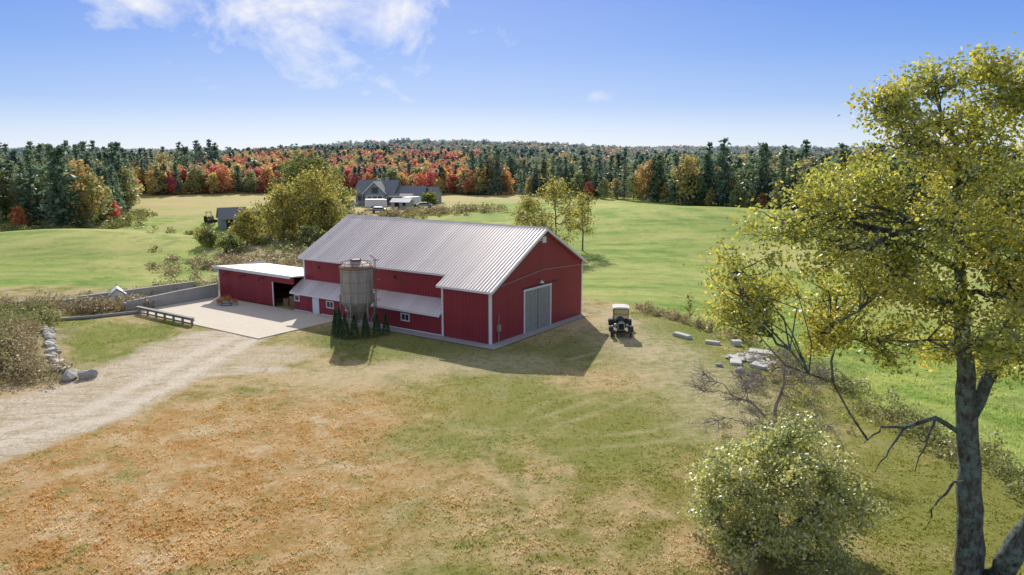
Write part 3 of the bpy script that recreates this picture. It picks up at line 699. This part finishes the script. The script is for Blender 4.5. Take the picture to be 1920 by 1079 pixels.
brush('weed_hedge',[(-41,61),(-38.5,59)],1.1,60,1.5,L_weedg,.09,90,2)
brush('field_edge_brush',[(-62,64),(-50,66),(-41,68)],1.3,160,1.5,L_weed,.1,70,3)
brush('field_edge_brush',[(-50,63),(-42,65)],1.0,60,1.6,L_weedg,.1,80,33)
brush('field_edge_brush',[(-40,66.5),(-36,67.5),(-34,68.5)],.8,70,1.3,L_weed,.1,80,4)
brush('field_edge_brush',[(-41,71),(-36,78),(-30,80),(-24,84),(-18,88)],1.2,130,1.0,L_weedg,.11,60,5)
brush('field_edge_brush',[(-40,92),(-30,95),(-22,99),(-16,104)],4,190,1.1,L_weed,.14,50,6)
brush('field_edge_brush',[(-46,125),(-30,112),(-24,108)],6,170,1.3,L_weedg,.17,50,7)
brush('field_edge_brush',[(-60,165),(-46,155),(-30,165),(-15,180),(-5,185)],6,110,1.4,L_weedg,.22,50,8)
brush('field_edge_brush',[(-30,178),(-15,184),(-6,180)],4,110,1.8,L_weed,.22,50,18)
brush('roadside_weeds',[(12,68.5),(15,63.3),(17.3,59),(18.3,56)],.55,90,.7,L_weed,.07,60,9)
brush('roadside_weeds',[(19,53),(20.2,48),(20.8,43),(21.5,37),(22.5,30)],.9,150,.9,L_weedg,.08,70,10)
brush('roadside_weeds',[(15,45),(16.5,40),(14,37),(11,35.5)],1.2,70,.6,L_weedg,.06,60,11)
brush('roadside_weeds',[(18.5,53),(18,49),(17,46)],1.0,50,.6,L_weed,.07,60,12)
brush('field_edge_brush',[(-100,143),(-90,147),(-86,160),(-95,190)],2.5,120,1.8,L_weedg,.25,50,13)
brush('low_weed_patches',[(0,30),(4,38),(-4,44),(8,47),(6,31)],5,70,.10,L_weedg,.04,26,14)
brush('low_weed_patches',[(-14,30),(-10,38),(-2,29),(8,28)],4,40,.10,L_weedg,.04,26,16)

pl=empty('flower_planter',(-26.7,69.4,.07))
b=MB(); b.lathe([(0,0),(.35,.02),(.5,.12),(.5,.18),(.42,.2)],n=16); b.lathe([(.28,.2),(.34,.5),(.3,.5),(0,.48)],n=16); b.box(-.9,-.5,-.2,.2,0,.32); b.box(.55,.9,-.15,.2,0,.3); b.out('pots',M_concw,pl)
L_fl=leafmat('orange_flowers',[(.55,.12,.02),(.65,.32,.03),(.35,.03,.15)],.3,4)
C=R.normal(0,1,(700,3))*np.array([.22,.22,.12])+np.array([0,0,.62]); C2=R.normal(0,1,(300,3))*np.array([.15,.15,.1])+np.array([-.7,0,.42]); C3=R.normal(0,1,(300,3))*np.array([.14,.14,.1])+np.array([.72,0,.4])
cards('flowers',np.concatenate([C,C2,C3]),.05,L_fl,pl)

dg=empty('small_dog_house',(-38.3,72.0,.0),.5)
b=MB(); b.prism([(-.6,0),(.6,0),(.6,.7),(0,1.2),(-.6,.7)],-.7,.7,'y'); b.out('walls',M_white,dg)
b=MB(); b.prism([(-.8,.62),(0,1.27),(.8,.62),(.8,.72),(0,1.37),(-.8,.72)],-.85,.85,'y'); b.out('roof',M_white,dg); b=MB(); b.box(-.22,.22,-.712,-.705,.05,.6); b.out('doorway',M_dark,dg)

# ------------------------------------------------------------ distant house
hs=empty('grey_farmhouse',(-37.5,212,hz(-37.5,212)),-.15)
b=MB(); b.prism([(0,0),(9,0),(9,3.4),(4.5,6.6),(0,3.4)],-6.5,4.5,'x'); b.prism([(-3.2,0),(2.8,0),(2.8,3.6),(-.2,6.4),(-3.2,3.6)],-1.8,4,'y')
b.prism([(1,0),(8,0),(8,2.6),(4.5,5.0),(1,2.6)],4.5,12.5,'x'); b.out('walls',M_sid,hs)
def gable_roof(b,a,c,y0,y1,e,p,t=.2,ov=.5,ax='x'):
    ym=(y0+y1)/2; s=(p-e)/(ym-y0); 
    b.prism([(y0-ov,e-ov*s+.02),(ym,p+.02),(y1+ov,e-ov*s+.02),(y1+ov,e-ov*s+t),(ym,p+t+.05),(y0-ov,e-ov*s+t)],a,c,ax)
b=MB(); gable_roof(b,-7,5,0,9,3.4,6.6); gable_roof(b,-2.3,3.9,-3.2,2.8,3.6,6.4,ax='y'); gable_roof(b,5.02,13,1,8,2.6,5.0); b.prism([(-2.6,2.6),(-.02,3.3),(-.02,3.1),(-2.6,2.4)],3.2,10.4,'x'); b.out('roofs',M_shing,hs)
b=MB()
for x in (-5.8,-4.2): b.box(x,x+1,-.05,-.01,1.2,2.6)
for x in (-2.4,-.9,.6): b.box(x,x+1.2,-1.86,-1.81,.8,2.6)
b.box(-1.1,.7,-1.86,-1.81,3.4,5.0)
b.box(5.2,7.6,.94,.98,.1,2.2); b.box(8,10.2,.94,.98,.1,2.2)
b.out('windows',M_glass,hs)
b=MB()
for x in (-2.5,-1.0,.5,2.0): b.box(x-.12,x+.1,-1.9,-1.861,.7,2.75)
b.box(-2.6,2,-1.9,-1.862,2.62,2.8)
for x in (3.3,5.6,8,10.2): b.box(x-.1,x+.1,-2.5,-2.3,0,2.5)
b.prism([(-3.75,3.0),(-.2,6.38),(3.35,3.0),(3.35,3.3),(-.2,6.7),(-3.75,3.3)],-2.36,-2.31,'y')
b.box(4.45,4.6,-.04,0,0,3.3); b.box(-6.55,-6.4,-.04,0,0,3.3)
b.out('white_trim',M_white,hs)
b=MB(); b.box(1.0,1.8,4,4.8,5,7.6); b.out('chimney',M_rock,hs)
def gable_shed(name,x,y,rz,w,d,e,p,mw,mr):
    r_=empty(name,(x,y,hz(x,y)),rz); b=MB(); b.prism([(0,0),(d,0),(d,e),(d/2,p),(0,e)],-w/2,w/2,'x'); b.out('walls',mw,r_)
    b=MB(); gable_roof(b,-w/2-.3,w/2+.3,0,d,e,p,.12,.35); b.out('roof',mr,r_)
    b=MB(); b.box(-w*.3,-w*.05,-.03,-.005,.05,min(2,e-.1)); b.box(w*.15,w*.32,-.03,-.005,.9,min(1.9,e-.1)); b.out('door_and_window',M_dark,r_); return r_
gable_shed('weathered_grey_shed',-60,163,.5,5.4,5,2.4,4.4,M_sid,M_shing)
gable_shed('white_garden_shed',-42,190,.1,4,3,2.0,2.9,M_white,M_shing)
gable_shed('white_garden_shed',-29,196,-.3,5,3,1.9,2.6,M_concw,M_white)
gable_shed('grey_garage',-24.5,214,-.2,6,6,2.6,4.4,M_sid,M_shing)
def trailer(x,y,rz,L,h,mat,name='cargo_trailer'):
    r_=empty(name,(x,y,hz(x,y)),rz); b=MB(); b.box(-L/2,L/2,-1.1,1.1,.6,.6+h); b.prism([(-1.1,.6),(1.1,.6),(1,.5+h),(-1,.5+h)],L/2,L/2+.5,'x'); b.out('box',mat,r_,False,.08)
    b=MB()
    for xx_ in (-.6,.4):
        for yy_ in (-1.1,1.1): b.lathe([(0,-.1),(.38,-.1),(.38,.1),(0,.1)],(xx_,yy_,.38),14,0,'y')
    b.tube([(L/2+.4,0,.6),(L/2+1.6,0,.55)],.06,6); b.out('wheels_and_hitch',M_rubber,r_)
trailer(-36,199,.1,5,2,M_white); trailer(-46.5,196,.4,4,1.8,M_white); trailer(-42,183,-.2,4,1.4,M_concw); trailer(-27,203,1.0,5,2.1,M_white)
def pcar(x,y,rz,mat):
    r_=empty('parked_car',(x,y,hz(x,y)),rz)
    b=MB(); b.prism([(-2.2,.4),(2.2,.4),(2.2,.85),(1.3,.98),(.7,1.42),(-1.1,1.45),(-1.9,1.0),(-2.2,.9)],-.85,.85,'y'); b.out('body',mat,r_,False,.08)
    b=MB(); b.prism([(1.15,1.0),(.66,1.36),(-1.05,1.39),(-1.7,1.02)],-.862,.862,'y'); b.out('glass',M_glass,r_)
    b=MB()
    for xx_ in (-1.35,1.35):
        for yy_ in (-.82,.82): b.lathe([(0,-.1),(.3,-.1),(.33,0),(.3,.1),(0,.1)],(xx_,yy_,.33),16,0,'y')
    b.out('wheels',M_rubber,r_)
pcar(-33,188,.2,M_steel); pcar(-47,202,1.2,M_black); pcar(-23,199,.3,M_sid)
tc=empty('farm_tractor',(-68.5,171,hz(-68.5,171)),.6)
b=MB(); b.box(-.35,.35,-2,0,.8,1.5); b.box(-.6,.6,0,1.3,.8,1.3); b.out('body',M_rust,tc,False,.06)
b=MB()
for sx in (-.75,.75): b.lathe([(0,-.2),(.75,-.2),(.8,0),(.75,.2),(0,.2)],(sx,.7,.8),18,0,'x'); b.lathe([(0,-.12),(.42,-.12),(.45,0),(.42,.12),(0,.12)],(sx,-1.5,.45),16,0,'x')
for sx in (-.5,.5):
    b.tube([(sx,.1,1.3),(sx,.1,2.4)],.04,5); b.tube([(sx,1.1,1.3),(sx,1.1,2.4)],.04,5)
b.box(-.65,.65,-.1,1.3,2.4,2.48); b.box(-1,1,-3.0,-2.9,.3,.9); b.out('wheels_and_canopy',M_rubber,tc)
# ------------------------------------------------------------ distant forests (instanced)
def inside(x,y,P):
    c=np.zeros(x.shape,bool); j=len(P)-1
    for i_ in range(len(P)):
        xi,yi=P[i_]; xj,yj=P[j]
        c^=((yi>y)!=(yj>y))&(x<(xj-xi)*(y-yi)/(yj-yi+1e-9)+xi); j=i_
    return c
FB=[(-500,90),(-200,125),(-98,144),(-88,150),(-88,165),(-98,193),(-123,246),(-87,282),(-25,272),(-3,255),(22,228),(53,176),(65,150),(78,120),(200,70),(600,40)]
FP=FB+[(2500,600),(2500,2300),(-2500,2300),(-2500,300)]
def conifer(name,h,w,seed):
    rs=np.random.default_rng(seed); C=[]
    nl=15
    for k in range(nl):
        t=(k+.5)/nl; z=h*(.08+.89*t); rad=w*.5*(1-t)**.55*rs.uniform(.7,1.25)+.25; nb=int(6+6*(1-t))
        for q in range(nb):
            a=rs.random()*6.283; rr=rad*rs.uniform(.6,1.2); dz=rs.uniform(-.12,.16)*rr
            for s in range(5):
                f=(s+.6)/5; c=np.array([math.cos(a)*rr*f,math.sin(a)*rr*f,z+dz*f+rs.normal(0,.16)])
                C.append(c+rs.normal(0,.16,3)); 
    C=np.array(C); S=(.34+.3*rs.random(len(C)))*(w/5)**.5
    b=MB(); b.tube([(0,0,-.5),(0,0,h*.5),(0,0,h*.98)],[h*.014,h*.009,.03],5); tr=b.out('pine_trunk',M_bark)
    return C,S,tr
def scatter(name,px,py,sc_,C,S,lmat,tr,asp=.6,flat=0.0):
    n=len(px); a=R.random(n)*6.283; z=Hh(px,py)
    V=np.empty((n,4,3))
    for k in range(4):
        V[:,k,0]=px+np.cos(a+k*math.pi/2)*sc_*.7071; V[:,k,1]=py+np.sin(a+k*math.pi/2)*sc_*.7071; V[:,k,2]=z
    inst=mesh(name,V.reshape(-1,3),np.arange(4*n).reshape(n,4),None)
    inst.instance_type='FACES'; inst.use_instance_faces_scale=True; inst.instance_faces_scale=1
    inst.show_instancer_for_render=False
    o=cards('foliage',C,S,lmat,inst,asp,flat); tr.parent=inst; tr.name='trunk'
    return inst
def decid(h,w,seed,n=520):
    rs=np.random.default_rng(seed); C=[]
    nb=13
    for k in range(nb):
        t=(k+.5)/nb; a=k*2.4; prof=math.sin(math.pi*min(1,t*.84+.16))**.6; rr=w*.5*prof*rs.uniform(.2,.75); c=np.array([rr*math.cos(a),rr*math.sin(a),h*(.2+.72*t)])
        d=rs.normal(size=(n//nb,3)); d/=np.linalg.norm(d,axis=1)[:,None]; d*=(rs.random(n//nb)**.4)[:,None]*w*.21
        C.append(c+d)
    C=np.concatenate(C); b=MB(); b.tube([(0,0,-.5),(0,0,h*.4),(.1,0,h*.85)],[h*.016,h*.012,.03],5); tr=b.out('trunk',M_bark)
    return C,(.30+.3*rs.random(len(C))),tr
def sample(area_fn,n,x0,x1,y0,y1):
    x=R.uniform(x0,x1,n); y=R.uniform(y0,y1,n); k=inside(x,y,FP)&area_fn(x,y)&(np.abs(x)<.95*y+60); return x[k],y[k]
def fd(x,y): return pdist(x,y,FB)
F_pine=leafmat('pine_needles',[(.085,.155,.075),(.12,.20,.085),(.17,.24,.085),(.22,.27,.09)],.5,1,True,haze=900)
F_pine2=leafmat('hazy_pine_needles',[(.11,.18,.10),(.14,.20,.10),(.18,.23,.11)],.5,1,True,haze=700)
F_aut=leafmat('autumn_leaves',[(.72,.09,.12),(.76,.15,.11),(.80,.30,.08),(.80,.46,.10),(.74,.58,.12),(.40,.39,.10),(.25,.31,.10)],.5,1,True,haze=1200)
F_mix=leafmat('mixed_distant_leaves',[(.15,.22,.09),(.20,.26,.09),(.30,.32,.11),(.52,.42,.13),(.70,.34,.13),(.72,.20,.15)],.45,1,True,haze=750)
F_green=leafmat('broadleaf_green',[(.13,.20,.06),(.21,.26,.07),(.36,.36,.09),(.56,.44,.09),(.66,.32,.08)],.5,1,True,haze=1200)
def cn(x,y,s=30): return .5+.25*(np.sin(x/s+2*np.sin(y/s*1.3))+np.sin(y/s*1.7+2*np.sin(x/s*.8+1)))
x,y=sample(lambda x,y:(fd(x,y)<75)&((x>-16)|(x<-84))&~((x>-125)&(x<-86)&(y>215)),26000,-260,260,60,420)
n=len(x); keep=R.random(n)<.32; x,y=x[keep],y[keep]; u=R.random(len(x)); dd=fd(x,y)
pm_=(u<.66)
xa,ya=x[pm_],y[pm_]; half=R.random(len(xa))<.5
hscale=lambda x: np.where(x>0,np.interp(x,[0,25,55,90],[.78,.84,.93,.95]),1.02)
s=R.uniform(.62,1.02,len(xa))*hscale(xa)*(1+.12*(cn(xa,ya,14)-.5)*2)
C,S,tr=conifer('p',17,6.8,1); scatter('pine_forest',xa[half],ya[half],s[half],C,S,F_pine,tr,.5,.4)
C,S,tr=conifer('p',15.5,8.0,2); scatter('pine_forest',xa[~half],ya[~half],s[~half],C,S,F_pine,tr,.5,.4)
xb,yb=x[~pm_],y[~pm_]
C,S,tr=decid(11.5,8,3,620); scatter('broadleaf_forest',xb,yb,R.uniform(.6,1.25,len(xb)),C,S,F_green,tr)
x,y=sample(lambda x,y:(fd(x,y)<9)&(x>-16),9000,-20,200,60,300); k=R.random(len(x))<.2; x,y=x[k],y[k]
C,S,tr=decid(8,6.5,4,520); scatter('woodland_edge_shrubs',x,y,R.uniform(.35,.8,len(x)),C,S,F_green,tr)
x,y=sample(lambda x,y:(fd(x,y)<14)&((x>-16)|(x<-84)),12000,-200,200,60,300); k=R.random(len(x))<.08; x,y=x[k],y[k]
C,S,tr=decid(8,6.5,14,520); scatter('autumn_edge_trees',x,y,R.uniform(.45,1.1,len(x)),C,S,F_aut,tr)
x,y=sample(lambda x,y:(x>-165)&(x<-10)&(y>215),26000,-260,10,200,470)
k=R.random(len(x))<.22; x,y=x[k],y[k]
ka=R.random(len(x))<np.where(fd(x,y)<60,.82,.72)
sz=lambda m,a,b_: R.uniform(a,b_,m)
xa,ya=x[ka],y[ka]; h1=R.random(len(xa))<.5
C,S,tr=decid(9,7,5,620); scatter('autumn_forest',xa[h1],ya[h1],sz(h1.sum(),.65,1.15),C,S,F_aut,tr)
C,S,tr=decid(9,6,6,620); scatter('autumn_forest',xa[~h1],ya[~h1],sz((~h1).sum(),.6,1.2),C,S,F_aut,tr)
C,S,tr=conifer('p',11,5,7); scatter('pine_forest',x[~ka],y[~ka],sz((~ka).sum(),.7,1.05),C,S,F_pine,tr,.5,.4)
x,y=sample(lambda x,y:(fd(x,y)>50),26000,-700,700,200,700); k=(R.random(len(x))<.55)&~((x>-165)&(x<-10)&(y<440)); x,y=x[k],y[k]
c=cn(x,y,45)+R.normal(0,.12,len(x)); 
m1=c>.48
C,S,tr=decid(10,10,8,420); scatter('mixed_forest',x[m1],y[m1],R.uniform(.8,1.25,m1.sum()),C,S*1.5,F_mix,tr)
C,S,tr=conifer('p',12.5,7.5,9); scatter('distant_pine_forest',x[~m1],y[~m1],R.uniform(.75,1.05,(~m1).sum()),C,S*1.3,F_pine2,tr,.5,.4)
x,y=sample(lambda x,y:(y>560),16000,-1900,1900,560,2000); c=cn(x,y,120)+R.normal(0,.15,len(x)); m1=c>.5
C,S,tr=decid(11,17,10,420); scatter('mixed_forest',x[m1],y[m1],R.uniform(.8,1.2,m1.sum()),C,S*2.6,F_mix,tr)
C,S,tr=decid(11.5,14,11,420); scatter('distant_pine_forest',x[~m1],y[~m1],R.uniform(.8,1.2,(~m1).sum()),C,S*2.4,F_pine2,tr)

# ------------------------------------------------------------ light, sky
SD=Vector((-.209,1.67,1)).normalized()
sun=bpy.data.lights.new('sun','SUN'); sun.energy=5.0; sun.angle=math.radians(.5); sun.color=(1,.94,.84)
so=bpy.data.objects.new('sun',sun); so.rotation_euler=SD.to_track_quat('Z','Y').to_euler(); so.location=(0,50,60); link(so)
w=bpy.data.worlds.new('World'); sc.world=w; w.use_nodes=True; t=w.node_tree; t.nodes.clear(); n=N(t)
sky=n.n('ShaderNodeTexSky',sky_type='NISHITA'); sky.sun_disc=False; sky.sun_elevation=math.asin(SD.z)
sky.sun_rotation=math.atan2(SD.x,SD.y); sky.altitude=100; sky.air_density=1.0; sky.dust_density=.3; sky.ozone_density=3.0
tc_=n.n('ShaderNodeTexCoord').outputs['Generated']; sp=n.n('ShaderNodeSeparateXYZ'); n.l(tc_,sp.inputs[0])
K=1/.15
rp_=n.ramp(sp.outputs[2],[(0,(.72,.81,.95)),(.03,(.56,.69,.93)),(.065,(.33,.50,.88)),(.13,(.165,.345,.83)),(.2,(.08,.24,.77)),(.4,(.36,.42,.55)),(1,(.40,.42,.48))])
dt=n.n('ShaderNodeVectorMath',operation='DOT_PRODUCT'); n.l(tc_,dt.inputs[0]); dt.inputs[1].default_value=tuple(SD)
gl=n.math('POWER',n.math('MAXIMUM',dt.outputs['Value'],0),9.0)
glc=n.mix(gl,(0,0,0),(.26,.20,.10))
c=n.mix(1.0,rp_,glc,'ADD')
c=n.mix(1.0,c,(K,K,K),'MULTIPLY')
c=n.mix(.10,c,sky.outputs[0])
yy_=n.math('MAXIMUM',sp.outputs[1],.05); az=n.math('DIVIDE',sp.outputs[0],yy_); el=n.math('DIVIDE',sp.outputs[2],yy_)
mp=n.n('ShaderNodeMapping'); n.l(tc_,mp.inputs[0]); mp.inputs['Scale'].default_value=(1,1,1.35); mp.inputs['Location'].default_value=(.31,.1,.05)
nz=n.noise(mp.outputs[0],10,10,.6,.3)
dens=None
for a,e,wa,we,g,mg in ((-.25,.175,.16,.075,1,.9),(-.20,.15,.06,.035,.8,.7),(-.475,.185,.07,.055,1,.8),(.107,.0745,.028,.012,.7,.8),(-.37,.26,.25,.06,1,.8)):
    dx=n.math('DIVIDE',n.math('SUBTRACT',az,a),wa); dy=n.math('DIVIDE',n.math('SUBTRACT',el,e),we)
    r_=n.math('SQRT',n.math('ADD',n.math('MULTIPLY',dx,dx),n.math('MULTIPLY',dy,dy)))
    q=n.math('ADD',n.math('SUBTRACT',mg+.15,r_),n.math('MULTIPLY',n.math('SUBTRACT',nz,.5),4.6))
    q=n.math('MULTIPLY',n.math('MULTIPLY',q,.9,clamp=True),g)
    dens=q if dens is None else n.math('MAXIMUM',dens,q)
dens=n.math('MULTIPLY',dens,n.math('GREATER_THAN',sp.outputs[1],.1))
bg=n.n('ShaderNodeBackground'); bg.inputs[1].default_value=.15
c=n.mix(n.math('MULTIPLY',dens,.92),c,(6.3,6.3,6.5))
n.l(c,bg.inputs[0]); wo=n.n('ShaderNodeOutputWorld'); n.l(bg.outputs[0],wo.inputs[0])

cam=bpy.data.cameras.new('camera'); cam.sensor_width=36; cam.lens=36*1415/1920; cam.clip_end=9000; cam.clip_start=.1
co=bpy.data.objects.new('camera',cam); co.location=(0,0,14); co.rotation_euler=(math.radians(80),0,0); link(co); sc.camera=co
sc.view_settings.view_transform='Standard'; sc.view_settings.look='None'; sc.view_settings.exposure=0
